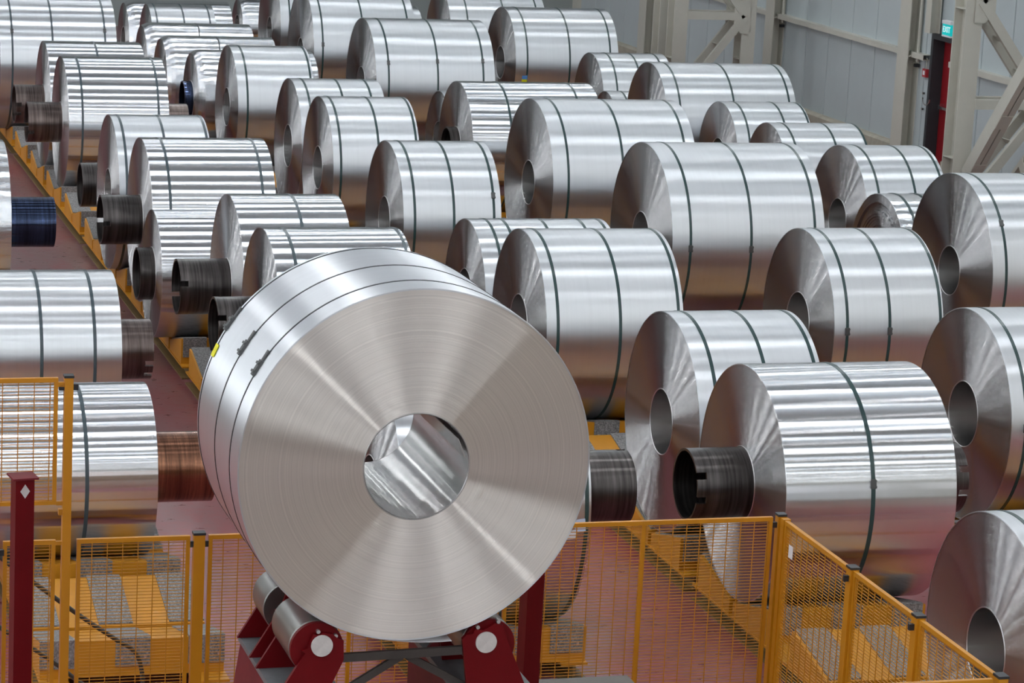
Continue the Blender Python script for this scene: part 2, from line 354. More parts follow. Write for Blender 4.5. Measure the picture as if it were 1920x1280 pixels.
# exit sign
es = tag(empty('exit_sign', (XR - .22, 45.37, DZ + .02)), 'lit teal EXIT sign box above the red door', 'sign')
q = MB(); q.box(-.035, .035, -.17, .17, .03, .23); q.build('sign_panel', M_EXIT, es)
q = MB(); q.box(-.05, .05, -.18, .18, .23, .29); q.build('sign_housing', M_WHITE, es)
q = MB(); q.box(.035, .22, -.05, .05, .24, .28); q.build('sign_bracket', M_GREYP, es)
q = MB(); q.box(-.04, .04, -.175, .175, 0, .03); q.build('sign_rim', M_WHITE, es)
text('lettering', 'EXIT', .15, M_EXITT, es, frame((0, -1, 0), (0, 0, 1), (-1, 0, 0), (-.037, 0.0, .128)))
# fire alarm call point
fa = tag(empty('fire_alarm_call_point', (XR - .05, 46.53, 1.66)), 'small red square fire alarm button left of the exit door', 'alarm')
q = MB(); q.box(-.03, .03, -.075, .075, 0, .15); q.build('housing', M_ALARM, fa)
q = MB(); q.box(-.037, -.03, -.035, .035, .04, .115); q.build('press_pane', M_WHITE, fa)
q = MB(); q.lathe([(0, .001), (0, .012), (.20, .012), (.20, .001)], 8); o = q.build('conduit', M_CREAM, fa); o.rotation_euler = (0, R2(-90), 0); o.location = (.01, 0, .15)

# lattice columns along the right of the racks
def channel(p, a, c, side, wd=.11, fl=.05, t=.012):
    """channel bar a..c with its web facing side (+-1 in Y) in an X-Z plane"""
    p.bar(a, c, t, wd, (0, 0, 1))
def lattice(y, xb, label, second=False, braces=False):
    r_o = tag(empty('lattice_column', (19.15, y, 0)), label, 'column')
    dx = 1.45
    for i, xo in enumerate((0.0, dx)):
        o = h_section(.29, .40, .02, 'Y', 0, ZC - .03, .014).build('chord', M_CREAM, r_o); o.location = (xo, .2, 0)
        sp = MB()
        for z in (.05, 1.28, 3.6, 6.2): sp.box(-.14, .14, -.178, .178, z, z + .014)
        sp.build('stiffener_plate', M_CREAM, o)
        if second and i == 0:
            o = h_section(.29, .40, .02, 'Y', 0, ZC - .03, .014).build('chord', M_CREAM, r_o); o.location = (xo, 1.05, 0)
    zs = [0.55, 2.15, 3.75, 5.35, 6.95, 8.55, 10.15]
    for j, z in enumerate(zs):
        if j % 2 == 1:
            st = MB()
            for yo in (.0, .40): st.box(.13, dx - .13, yo - .05, yo + .05, z - .075, z + .075)
            for xx in (.45, .95): st.box(xx - .06, xx + .06, .05, .35, z - .01, z + .01)
            st.build('strut', M_CREAM, r_o)
        if j < len(zs) - 1:
            x0, x1 = (0.1, dx - .1) if j % 2 == 0 else (dx - .1, 0.1)
            dg = MB()
            for yo in (-.012, .412): dg.bar((x0, yo, z), (x1, yo, zs[j + 1]), .15, .08, (0, 1, 0))
            for t in (.3, .62): dg.bar((x0 + (x1 - x0) * t, -.01, z + 1.6 * t), (x0 + (x1 - x0) * t, .41, z + 1.6 * t), .12, .01, (1, 0, 1))
            dg.build('diagonal', M_CREAM, r_o)
        g = MB(); xx = 0.0 if j % 2 == 0 else dx; sg_ = 1 if j % 2 == 0 else -1
        for yo in (-.03, .43):
            g.prism([(xx + sg_ * .0, z - .34), (xx + sg_ * .18, z - .34), (xx + sg_ * .34, z - .16), (xx + sg_ * .34, z + .16), (xx + sg_ * .18, z + .34), (xx, z + .34)], yo - .006, yo + .006, 'Y')
        g.build('gusset_plate', M_CREAM, r_o)
    if braces:
        for q, (xo, y1, z1, y2, z2) in enumerate(((.10, -.10, 1.05, -4.5, 6.0), (.62, -.35, .75, -4.7, 4.8))):
            bb = MB(); A = Vector((xo, y1, z1)); B = Vector((xo, y2, z2)); d = (B - A).normalized(); nrm = Vector((0, -d.z, d.y)); ln = (B - A).length
            if q == 0:                                                  # two channels side by side, battens over the slot
                for s_ in (-1, 1): bb.bar(A + Vector((s_ * .058, 0, 0)), B + Vector((s_ * .058, 0, 0)), .094, .23, nrm)
                t = .1
                while t < ln - .4:
                    bb.bar(A + d * t + nrm * .117, A + d * (t + .30) + nrm * .117, .20, .01, nrm); bb.bar(A + d * t - nrm * .117, A + d * (t + .30) - nrm * .117, .20, .01, nrm); t += 1.15
            else:                                                       # ladder of two flats and batten plates
                for s_ in (-1, 1): bb.bar(A + nrm * (s_ * .095), B + nrm * (s_ * .095), .16, .06, nrm)
                t = .15
                while t < ln - .3:
                    bb.bar(A + d * t + Vector((-.083, 0, 0)), A + d * (t + .16) + Vector((-.083, 0, 0)), .24, .01, (1, 0, 0)); bb.bar(A + d * t + Vector((.083, 0, 0)), A + d * (t + .16) + Vector((.083, 0, 0)), .24, .01, (1, 0, 0)); t += .62
            bb.build('brace', M_CREAM, r_o)
lattice(39.03, 0, 'cream lattice column with heavy sloping braces beside the red exit door', braces=True)
lattice(52.01, 0, 'cream lattice column farther back with crossed lacing bars', second=True)
# kind of finish, extra settings and label of every coil
GA = 'aluminium coils in the first row at the left edge'; GB = 'aluminium coils along the aisle, second row'; GC = 'aluminium coils in the third row'; GD = 'wide aluminium coils in the fourth row'; GE = 'aluminium coils in the row by the sheet wall'
GRP = dict(A=GA, B=GB, C=GC, D=GD, E=GE)
INFO = {
'A1': ('semi', ('A',), dict(spm=M_SPOOLR, notch=(335, 312), strapm=M_STRAPB), 'satin coil at the left edge with two grey straps and a brown spool end'),
'A2': ('bright', ('A',), dict(spm=M_SPOOLC, strapm=M_STRAPB, notch=(90,)), 'mirror-bright coil behind the tall fence post, copper-brown spool end at its right'),
'A3': ('foil', ('A',), dict(spm=M_SPOOLB, notch=(90,)), 'crumpled coil cut by the left edge with a blue-black spool end'),
'B0': ('semi', ('B',), dict(strapm=M_STRAPB), 'large coil in the top left corner with three straps, behind two spooled coils'),
'B1': ('bright', ('B',), dict(spm=M_SPOOLR, notch=(0, 330), strapm=M_STRAPB), 'mirror-bright coil with a brown spool, just behind its near twin at upper left'),
'B2': ('bright', ('B',), dict(spm=M_SPOOLR, notch=(190, 330), strapm=M_STRAPB), 'mirror-bright coil at upper left with two straps and spool ends on both sides'),
'B3': ('matte', ('B',), dict(strapm=M_STRAPB), 'pale satin coil with three straps behind the bright coil with the dark slotted spool'),
'B4': ('bright', ('B',), dict(notch=(355, 187), strapm=M_STRAPB), 'bright wavy coil whose dark slotted spool sticks out left over the aisle'),
'B5': ('bright', ('B',), dict(notch=(90,)), 'small strapless bright coil with a short dark spool, left of larger strapped coil'),
'B6': ('bright', ('B',), dict(notch=(10, 200), strapm=M_STRAPB), 'bright coil with a single strap and long dark spool left of its face'),
'B7': ('bright', ('B',), dict(notch=(20, 250), strapm=M_STRAPB), 'bright coil with a dark spool, peeking out directly behind the big front coil'),
'B8': ('semi', ('B',), dict(notch=(90,)), 'small coil hidden behind a pale satin coil, only its dark spool showing at left'),
'C1': ('matte', ('C',), {}, 'two-strap satin coil with open bore, right of the foil coil with the blue-black spool'),
'C2': ('matte', ('C',), {}, 'satin coil with three straps, directly behind a nearly identical coil in the upper middle'),
'C3': ('matte', ('C',), {}, 'satin three-strap coil in the upper middle, in front of its near twin'),
'C4': ('matte', ('C',), {}, 'satin three-strap coil in mid picture with a seal on its right strap only'),
'C5': ('semi', ('C',), {}, 'low coil with five thin straps, half hidden behind the coil right of the front coil'),
'C6': ('matte', ('C',), {}, 'tall three-strap coil right behind the shoulder of the big front coil'),
'C7': ('semi', ('B',), dict(notch=(90,), spm=M_SPOOL), 'coil mostly hidden behind the front coil, with paper labels and a dark spool at right'),
'D0': ('matte', ('E',), {}, 'three-strap coil partly hidden behind the long coil before the far lattice column'),
'D1': ('matte', ('E',), {}, 'long three-strap coil standing before the far lattice column'),
'D2': ('bright', ('D',), dict(notch=(10, 200)), 'shiny wavy coil with two straps and a rusty short spool, upper middle'),
'D3': ('matte', ('D',), {}, 'big wide three-strap coil just behind the largest wide coil'),
'D4': ('matte', ('D',), {}, 'largest wide three-strap coil right of centre, two seals low on its straps'),
'F1': ('matte', ('E',), {}, 'coil at the top with a blue and yellow tag low on its left strap'),
'F2': ('matte', ('D',), {}, 'wide satin coil at the top centre with three straps and three seals in line'),
'F3': ('matte', ('D',), {}, 'wide three-strap coil at the top edge, directly behind the wide satin coil with three seals'),
'E1': ('matte', ('E',), {}, 'three-strap coil right behind the smaller coil nearest the wall column'),
'E2': ('matte', ('E',), {}, 'low three-strap coil closest to the wall column foot'),
'E3': ('matte', ('E',), {}, 'three-strap coil with an open bore below the red exit door'),
'E4': ('foil', ('E',), dict(crump=.012, ragged=True, rings=15), 'small coil with ragged loose layers, squeezed between larger coils at right'),
'E5': ('matte', ('E',), {}, 'large coil cut by the right edge with an open bore, behind the three-strap coil'),
'E6': ('matte', ('D',), {}, 'three-strap coil with two seals in line, in front of the ragged small coil'),
'E7': ('matte', ('C',), dict(jit=.004, rings=9), 'narrow three-strap coil with ring marks round its bore, behind the striped bright coil'),
'E8': ('bright', ('C',), dict(notch=(20, 345), strapm=M_STRAP, sw=.036), 'striped bright coil with one strap and a dark slotted spool, above the fence corner'),
'E9': ('matte', ('D',), {}, 'coil cut by the right edge with open bore, right of the striped bright coil'),
'E10': ('matte', ('C',), dict(jit=.004), 'nearest coil in the bottom right corner, cut by the frame, behind the side fence'),
'G0': ('foil', ('C',), dict(taper=.10, spm=M_SPOOLB, notch=(90,)), 'crumpled foil coil with a blue-black spool, beside the satin coil at upper left'),
'G1': ('foil', ('C',), dict(taper=.14, strapm=M_STRAPK, sw=.02, wav=.012), 'crumpled foil coil with one thin crooked strap, the nearer of the two'),
'G2': ('foil', ('C',), dict(taper=.14, strapm=M_STRAPK, sw=.02, wav=.012), 'crumpled foil coil with one thin crooked strap, the farther of the two'),
'G3': ('matte', ('C',), dict(strapm=M_STRAPB), 'three-strap coil at the top edge behind the two crumpled foil coils'),
'G4': ('foil', ('C',), dict(taper=.14), 'crumpled strapless foil coil farthest back at upper left, its ends showing past a strapped coil'),
'G6': ('foil', ('D',), dict(taper=.12), 'small foil coil far back at the top edge, left of an open-bore coil'),
'G7': ('matte', ('D',), {}, 'coil at the top edge with open bore, its body hidden by a wide coil'),
'H1': ('matte', ('D',), {}, 'coil at the top edge peeking out right of the wide three-strap coil'),
'H2': ('matte', ('E',), {}, 'long coil at the top edge behind the coil with the blue and yellow tag'),
'I1': ('matte', ('D',), {}, 'small coil whose grey end face peeks out left of the shiny coil with rusty spool'),
'I2': ('matte', ('E',), {}, 'tiny sliver of a coil low at the left of the long three-strap coil'),
}
TAB = [
('A1', 2.653, 4.165, 27.233, 0.8, 0.305, 0, 0.395, [0.732, 1.248], [], -9),
('A2', 2.308, 3.82, 22.928, 0.734, 0.305, 0, 0.57, [0.922], [], -11),
('A3', 2.265, 3.777, 33.417, 0.989, 0.305, 0, 0.61, [], [], -6),
('B0', 5.262, 7.225, 48.241, 1.144, 0.3, 0, 0, [0.203, 0.878, 1.767], [33.5, None, 35.5], 1),
('B1', 5.58, 7.085, 43.973, 0.997, 0.305, 0.45, 0, [0.773], [], -1),
('B2', 5.588, 7.08, 41.955, 0.998, 0.305, 0.505, 0.425, [0.204, 1.337], [], -2),
('B3', 5.372, 6.57, 35.594, 1.0, 0.298, 0, 0, [0.097, 0.612, 1.162], [], -5),
('B4', 5.446, 6.952, 33.493, 1.006, 0.305, 0.48, 0, [0.22, 1.347], [], -6),
('B5', 5.272, 6.772, 31.455, 0.741, 0.305, 0.175, 0, [], [], -7),
('B6', 5.741, 6.938, 29.344, 1.006, 0.305, 0.55, 0, [0.678], [], -8),
('B7', 5.70, 7.12, 27.30, 1.005, 0.305, 0.48, 0, [0.208, 1.376], [], -9),
('C1', 8.525, 9.758, 44.016, 0.989, 0.302, 0, 0, [0.154, 1.187], [], -1),
('C2', 8.648, 9.937, 39.844, 0.989, 0.306, 0, 0, [0.158, 0.662, 1.093], [], -3),
('C3', 8.626, 9.851, 37.729, 0.998, 0.297, 0, 0, [0.105, 0.644, 1.182], [], -4),
('C4', 8.546, 9.792, 33.53, 0.999, 0.295, 0, 0, [0.141, 0.639, 1.152], [None, None, 27.5], -6),
('C5', 8.458, 10.042, 29.41, 0.868, 0.306, 0, 0, [0.202, 0.391, 0.841, 1.287, 1.52], [], -8),
('C6', 8.437, 9.91, 27.243, 1.004, 0.315, 0, 0, [0.12, 0.788, 1.42], [], -9),
('C7', 5.271, 6.788, 20.783, 1.045, 0.305, 0, 0.635, [1.481], [], -12),
('D0', 15.349, 16.659, 46.121, 0.867, 0.3, 0, 0, [0.254, 0.699, 1.135], [], 0),
('D1', 14.958, 17.152, 41.938, 1.033, 0.3, 0, 0, [0.225, 1.135, 2.082], [], -2),
('D2', 11.208, 13.237, 39.852, 0.987, 0.305, 0.145, 0, [0.597, 1.697], [], -3),
('D3', 11.077, 13.101, 35.655, 1.137, 0.294, 0, 0, [0.212, 0.978, 1.874], [None, None, None], -5),
('D4', 11.232, 13.164, 31.45, 1.154, 0.306, 0, 0, [0.227, 0.993, 1.807], [3.5, 3.0, None], -7),
('F1', 14.958, 16.964, 50.329, 1.043, 0.3, 0, 0, [0.224, 1.051, 1.846], [], 2),
('F2', 11.252, 13.316, 46.151, 1.121, 0.289, 0, 0, [0.216, 1.068, 1.863], [25.5, 27.5, 28.5], 0),
('F3', 11.103, 13.017, 50.338, 1.162, 0.259, 0, 0, [0.164, 0.924, 1.774], [13.5, None, None], 2),
('E1', 15.399, 16.652, 39.817, 0.866, 0.3, 0, 0, [0.205, 0.824, 1.222], [], -3),
('E2', 15.367, 16.692, 37.74, 0.851, 0.3, 0, 0, [0.195, 0.832, 1.316], [], -4),
('E3', 14.724, 15.878, 33.545, 0.996, 0.287, 0, 0, [0.179, 0.695, 1.095], [], -6),
('E4', 14.426, 15.926, 31.561, 0.842, 0.3, 0, 0, [0.205, 0.492], [], -7),
('E5', 14.333, 15.833, 29.302, 1.146, 0.285, 0, 0, [0.168, 0.855], [39.0, None], -8),
('E6', 11.57, 12.812, 27.208, 1.009, 0.317, 0, 0, [0.145, 0.627, 1.209], [6.0, 6.0, None], -9),
('E7', 8.538, 9.736, 23.045, 1.003, 0.295, 0, 0, [0.169, 0.663, 1.141], [], -11),
('E8', 8.51, 10.012, 20.961, 0.997, 0.305, 0.495, 0.45, [0.76], [13.5], -12),
('E9', 11.573, 13.073, 23.108, 1.0, 0.305, 0, 0, [0.145, 0.62], [6.0, None], -11),
('E10', 8.679, 10.179, 16.672, 0.962, 0.29, 0, 0, [0.134], [], -14),
('G0', 8.319, 10.357, 46.133, 0.829, 0.305, 0.145, 0, [], [], 0),
('G1', 8.149, 10.103, 48.236, 0.828, 0.3, 0, 0, [0.967], [], 1),
('G2', 8.151, 10.116, 50.336, 0.828, 0.3, 0, 0, [0.989], [], 2),
('G3', 8.572, 9.787, 52.436, 0.893, 0.3, 0, 0, [0.106, 0.616, 1.106], [], 3),
('G4', 8.47, 10.513, 54.535, 0.824, 0.3, 0, 0, [], [], 4),
('G6', 11.557, 13.057, 58.735, 0.68, 0.3, 0, 0, [], [], 6),
('G7', 11.381, 12.881, 54.528, 1.13, 0.253, 0, 0, [0.18], [], 4),
('H1', 11.921, 13.813, 52.435, 0.996, 0.3, 0, 0, [1.682], [], 3),
('H2', 14.867, 16.876, 54.535, 1.009, 0.3, 0, 0, [0.358, 1.128, 1.828], [], 4),
('I1', 11.509, 13.009, 41.935, 0.783, 0.3, 0, 0, [], [], -2),
('I2', 14.961, 15.776, 44.036, 0.668, 0.3, 0, 0, [0.255], [], -1),
('B8', 5.75, 7.0, 37.736, 0.745, 0.305, 0.44, 0, [], [], -4),
]
ADJ = {'H1': dict(R=.925), 'G7': dict(R=1.12)}

# ---------------------------------------------------------------- coil racks (five rows of saddles on floor beams)
ZV, HV, TA, KV, FL0 = 0.2755, 0.80, 0.2309, 1.0263, 0.765      # V apex height, half width, slope, 1/cos, start of the flat ridge
def wedge_mesh(wd, sgn):
    p = MB(); z0 = ZV - .016; poly = [(sgn * HV, .145), (sgn * HV, z0 + TA * FL0), (sgn * FL0, z0 + TA * FL0), (sgn * .04, z0 + TA * .04), (sgn * .04, .145)]
    p.prism(poly, 0, wd, 'X'); return p
def pad_mesh(x0, x1, sgn):
    p = MB(); t = .014; z0 = ZV - .016; zt = z0 + TA * FL0
    o = [(sgn * (HV + t), .225), (sgn * (HV + t), zt + t), (sgn * (FL0 - .003), zt + t), (sgn * .06, z0 + TA * .06 + t)]
    i = [(sgn * .06, z0 + TA * .06), (sgn * FL0, zt), (sgn * HV, zt), (sgn * HV, .225)]
    p.prism(o + i, x0, x1, 'X')
    for xx in (x0 + .045, x1 - .045):
        vs = []; n = 8; yb = sgn * (HV + t)
        for rr, yo in ((.014, 0), (.012, sgn * .008)):
            for k in range(n): vs.append((xx + rr * math.cos(2 * math.pi * k / n), yb + yo, .30 + rr * math.sin(2 * math.pi * k / n)))
        p.add(vs, [(k, (k + 1) % n, n + (k + 1) % n, n + k) for k in range(n)] + [tuple(range(n, 2 * n))], 1)
    return p
SLOT0, PITCH = 46.1355, 2.0998
def rack(name, label, x0, wd, pads, slots, shift, joints):
    yc = SLOT0 + PITCH * (slots[0] + slots[-1]) / 2
    r_o = tag(empty('coil_rack', (x0 + wd / 2, yc, 0)), label, 'rack', 'yellow coil racks on the floor')
    me = None
    for s in slots:
        y = shift.get(s, SLOT0 + PITCH * s)
        if me is None:
            me = {}
            for sg in (-1, 1):
                o = wedge_mesh(wd, sg).build('saddle_wedge', M_YELW, r_o); pd = []
                for a, c in pads: pd.append(pad_mesh(a, c, sg).build('rubber_pad', [M_PAD, M_BOLT], o))
                me[sg] = (o.data, [q.data for q in pd]); o.location = (-wd / 2, y - yc, 0)
        else:
            for sg in (-1, 1):
                o = link('saddle_wedge', me[sg][0], r_o, (-wd / 2, y - yc, 0))
                for q in me[sg][1]: link('rubber_pad', q, o)
    ya = SLOT0 + PITCH * slots[0] - 1.0; yb = SLOT0 + PITCH * slots[-1] + 1.0
    cuts = [ya] + [j for j in joints if ya < j < yb] + [yb]
    for bx in (.10, wd - .10):
        for i in range(len(cuts) - 1):
            a = cuts[i] + (.11 if i else 0); c = cuts[i + 1] - (.11 if i < len(cuts) - 2 else 0)
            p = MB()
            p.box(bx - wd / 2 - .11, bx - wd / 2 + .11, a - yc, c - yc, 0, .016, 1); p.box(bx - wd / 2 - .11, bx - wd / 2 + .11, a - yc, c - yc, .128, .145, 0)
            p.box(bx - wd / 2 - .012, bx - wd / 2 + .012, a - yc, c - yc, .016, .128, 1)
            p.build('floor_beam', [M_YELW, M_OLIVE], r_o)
    return r_o
RNG = lambda a, b: list(range(a, b + 1))
SH = {r: {} for r in 'ABCDE'}
for c_ in TAB:
    SH[INFO[c_[0]][1][0]][c_[10]] = c_[3]
J = [21.98, 30.4, 38.8, 47.2]
rack('coil_rack', 'yellow saddle rack at the left edge, first row, with empty saddles behind the fence', 2.60, 1.41, [(.0 - .005, .26), (.57, .84), (1.13, 1.41)], RNG(-12, -5), SH['A'], J)
rack('coil_rack', 'yellow saddle rack running along the open aisle under the second row of coils', 5.50, 1.39, [(.02, .29), (.55, .82), (1.09, 1.36)], RNG(-12, 2), SH['B'], J)
rack('coil_rack', 'yellow saddle rack under the third row of coils, its near end behind the fence corner', 8.50, 1.41, [(.03, .30), (.57, .84), (1.11, 1.38)], RNG(-15, 4), SH['C'], J)
rack('coil_rack', 'yellow saddle rack under the fourth row of wide coils, mostly hidden', 11.35, 1.6, [(.03, .30), (.66, .93), (1.30, 1.57)], RNG(-12, 6), SH['D'], J)
rack('coil_rack', 'yellow saddle rack under the row of coils nearest the sheet wall', 14.70, 1.7, [(.03, .30), (.71, .98), (1.40, 1.67)], RNG(-9, 4), SH['E'], J)

# ---------------------------------------------------------------- coils
def strap_mesh(R, wd=.032, t=.0035, n=112, wav=0.0):
    p = MB(); rnd = random.Random(int(R * 1e4))
    xo = [0.0] * n
    if wav:
        ph = [rnd.uniform(0, 6.28) for _ in range(4)]
        xo = [wav * sum(math.sin((3 + 4 * q) * 2 * math.pi * i / n + ph[q]) / (q + 1) for q in range(4)) for i in range(n)]
    vs = []
    for i in range(n):
        a = 2 * math.pi * i / n; c, s = math.cos(a), math.sin(a)
        for x, r in ((-wd / 2, R - .001), (-wd / 2, R + t), (wd / 2, R + t), (wd / 2, R - .001)): vs.append((x + xo[i], r * c, r * s))
    fs = []
    for i in range(n):
        j = (i + 1) % n
        for q in range(3): fs.append((4 * i + q, 4 * i + q + 1, 4 * j + q + 1, 4 * j + q))
    p.add(vs, fs, 0, False); return p
def spool_mesh(x0, x1, R, notches, open_side, t=.022, n=64, nd=.085):
    """steel sleeve; notches = angles of slots cut into the open rim"""
    p = MB(); xs = [x0, x1]; cells = {}
    s = -1 if open_side < 0 else 1
    xn = (x0 + nd) if s < 0 else (x1 - nd)
    xs = [x0, xn, x1] if s < 0 else [x0, xn, x1]
    rimj = 0 if s < 0 else 1
    cut = set()
    for a in notches:
        k = int(round(a / 360 * n)) % n
        cut.add(k); cut.add((k + 1) % n)
    occ = lambda i, j: 0 <= j < 2 and not (j == rimj and (i % n) in cut)
    def V(i, x, r): a = 2 * math.pi * (i % n) / n; return (x, -r * math.cos(a), r * math.sin(a))
    for i in range(n):
        for j in range(2):
            if not occ(i, j): continue
            xa, xb = xs[j], xs[j + 1]
            p.add([V(i, xa, R), V(i + 1, xa, R), V(i + 1, xb, R), V(i, xb, R)], [(0, 1, 2, 3)], 0, False)
            p.add([V(i, xa, R - t), V(i + 1, xa, R - t), V(i + 1, xb, R - t), V(i, xb, R - t)], [(3, 2, 1, 0)], 0, False)
            if not occ(i, j - 1): p.add([V(i, xa, R), V(i + 1, xa, R), V(i + 1, xa, R - t), V(i, xa, R - t)], [(3, 2, 1, 0)])
            if not occ(i, j + 1): p.add([V(i, xb, R), V(i + 1, xb, R), V(i + 1, xb, R - t), V(i, xb, R - t)], [(0, 1, 2, 3)])
            if not occ(i - 1, j): p.add([V(i, xa, R), V(i, xb, R), V(i, xb, R - t), V(i, xa, R - t)], [(0, 1, 2, 3)])
            if not occ(i + 1, j): p.add([V(i + 1, xa, R), V(i + 1, xb, R), V(i + 1, xb, R - t), V(i + 1, xa, R - t)], [(3, 2, 1, 0)])
    return p
def smooth_merge(o):
    bm = bmesh.new(); bm.from_mesh(o.data); bmesh.ops.remove_doubles(bm, verts=bm.verts, dist=1e-5); bmesh.ops.recalc_face_normals(bm, faces=bm.faces)
    for f in bm.faces: f.smooth = True
    for e in bm.edges:
        if len(e.link_faces) == 2 and e.calc_face_angle(0) > R2(30): e.smooth = False
    bm.to_mesh(o.data); bm.free()
def coil(loc, rz, X, R, rb, kind, straps, clips, label, group, spl=0, spr=0, spm=None, notch=(20, 200), rings=14, jit=.0012, seg=120, seed=0, taper=0, facem=None, strapm=None, sw=.032, wav=0, crump=0, ragged=False):
    """coil with its axis along local X, length X, root at its lowest point"""
    rnd = random.Random(seed * 7 + 3)
    r_o = tag(empty('aluminium_coil', (loc[0], loc[1], loc[2] - R), rz), label, 'coil', group)
    h = X / 2; wrapm = {'matte': M_MATTE, 'semi': M_SEMI, 'bright': M_BRIGHT, 'foil': M_FOIL}[kind]; fm = facem or M_FACE
    Rf = R - .006; x_in = taper
    wob = None
    if crump:
        ph = [rnd.uniform(0, 6.28) for _ in range(6)]
        wob = lambda a, r: crump * (r / R) * sum(math.sin((2 + q) * a + ph[q] + r * 9) / (q + 1.5) for q in range(6))
    # winding: end faces with layer rings, bore
    p = MB()
    for s in (-1, 1):
        xe = s * (h - .003); xr = rnd.uniform(.6, 1)
        Rr = (R * .93 if taper and s < 0 else Rf)
        prof = []
        for k in range(rings + 1):
            r = rb + (Rr - rb) * k / rings
            j = 0 if k in (0, rings) else rnd.uniform(-jit, jit)
            prof.append((xe + j, r))
        n = seg; vs = []
        for x, r in prof:
            for i in range(n):
                a = 2 * math.pi * i / n; rr = r * (1 + (wob(a, r) if wob else 0)); vs.append((x, rr * math.cos(a), rr * math.sin(a)))
        if ragged:
            xk = xe; step = []
            for k in range(rings):
                xk2 = xe - s * rnd.uniform(-.004, .035); step += [(xk2, prof[k][1]), (xk2, prof[k + 1][1])]
            p.lathe(step, n, 0, True, wob=wob); continue
        p.add(vs, [(k * n + i, (k + 1) * n + i, (k + 1) * n + (i + 1) % n, k * n + (i + 1) % n) for k in range(rings) for i in range(n)], 0, True)
    p.lathe([(-h + .003, rb), (h - .003, rb)], 72, 1, True, wob=wob)
    for s in (-1, 1): p.lathe([(s * (h - .003), rb + .009), (s * (h + .002), rb + .006), (s * (h + .002), rb + .003), (s * (h - .004), rb - .001)], 72, 2, True, wob=wob)
    p.build('winding', [fm, M_BORE, M_RIM], r_o, (0, 0, R))
    p = MB()
    if taper:
        p.lathe([(-h, R * .93 - .004), (-h, R * .93), (-h + taper * .5, R * .975), (-h + taper, R), (h, R), (h, Rf - .002)], seg, 0, True, wob=wob)
    else:
        p.lathe([(-h, Rf - .004), (-h, R - .002), (-h + .002, R), (h - .002, R), (h, R - .002), (h, Rf - .004)], seg, 0, True, wob=wob)
    p.build('outer_wrap', wrapm, r_o, (0, 0, R))
    sm = strapm or M_STRAP
    for i, xs in enumerate(straps):
        o = strap_mesh(R, sw, wav=wav).build('strap', sm, r_o, (xs - h, 0, R))
        if clips and i < len(clips) and clips[i] is not None:
            a = R2(clips[i]); c = MB(); c.box(-.024, .024, -.008, .006, -.04, .04); c.box(-.028, .028, -.011, -.006, -.03, -.018); c.box(-.028, .028, -.011, -.006, .018, .03)
            q = c.build('strap_seal', M_CLIP, o); q.location = (0, -(R + .004) * math.cos(a), (R + .004) * math.sin(a)); q.rotation_euler = (-a, 0, 0)
    for d, s in ((spl, -1), (spr, 1)):
        if d:
            p = spool_mesh(-h - d, -h + .30, rb - .002, notch, -1) if s < 0 else spool_mesh(h - .30, h + d, rb - .002, notch, 1)
            o = p.build('spool_sleeve', spm or M_SPOOL, r_o, (0, 0, R)); smooth_merge(o)
    return r_o
COILS = {}
for q, (nm, x0, x1, y, R, rb, sl, sr, st, cl, slot) in enumerate(TAB):
    kind, row, kw, lab = INFO[nm]; grp = GRP[row[0]]; R = ADJ.get(nm, {}).get('R', R)
    COILS[nm] = coil(((x0 + x1) / 2, y, ZV + KV * R + .003), 0, x1 - x0, R, rb, kind, st, cl, lab, grp, sl, sr, seed=q, **kw)
# tag at the foot of a strap, paper labels
def skin_label(rootname, R, dx, a, wd, ht, M, roll=0, name='paper_label', lift=.004):
    r_o = COILS[rootname]; p = MB(); p.box(-wd / 2, wd / 2, -.0015, .0015, -ht / 2, ht / 2); o = p.build(name, M, r_o)
    a = R2(a); o.matrix_local = Matrix.Translation((dx, -(R + lift) * math.cos(a), R + (R + lift) * math.sin(a))) @ Matrix.Rotation(-a, 4, 'X') @ Matrix.Rotation(roll, 4, 'Y'); return o
skin_label('F1', 1.043, 15.14 - 15.961, -8.5, .10, .07, M_BLUE); skin_label('F1', 1.043, 15.14 - 15.961, -12.5, .10, .07, M_NEON)
lb = skin_label('C7', 1.045, 6.70 - 6.03, -.5, .088, .10, M_BLUEP, R2(-6))
o = text('lettering', '150', .042, M_INK, lb, frame((1, 0, 0), (0, 0, 1), (0, -1, 0), (0.004, -.003, .0)))
skin_label('C7', 1.045, 6.635 - 6.03, -4.6, .075, .07, M_WHITE, R2(-6))

# ---------------------------------------------------------------- the coil on the roller stand (axis along the aisle)
FX, FZ, FR, FY0, FY1 = 4.0835, 3.1377, 1.0507, 15.0186, 16.2948
FL = FY1 - FY0
cf = coil((FX, (FY0 + FY1) / 2, FZ), R2(90), FL, FR, .3118, 'matte', [FL * .18, FL * .54, FL * .965], None,
          'big coil in front standing end-on on the red roller stand, three thin straps', None, rings=46, jit=.0007, seg=220, seed=77, facem=M_FACE2, strapm=M_STRAPK, sw=.016)
FLX = FL / 2
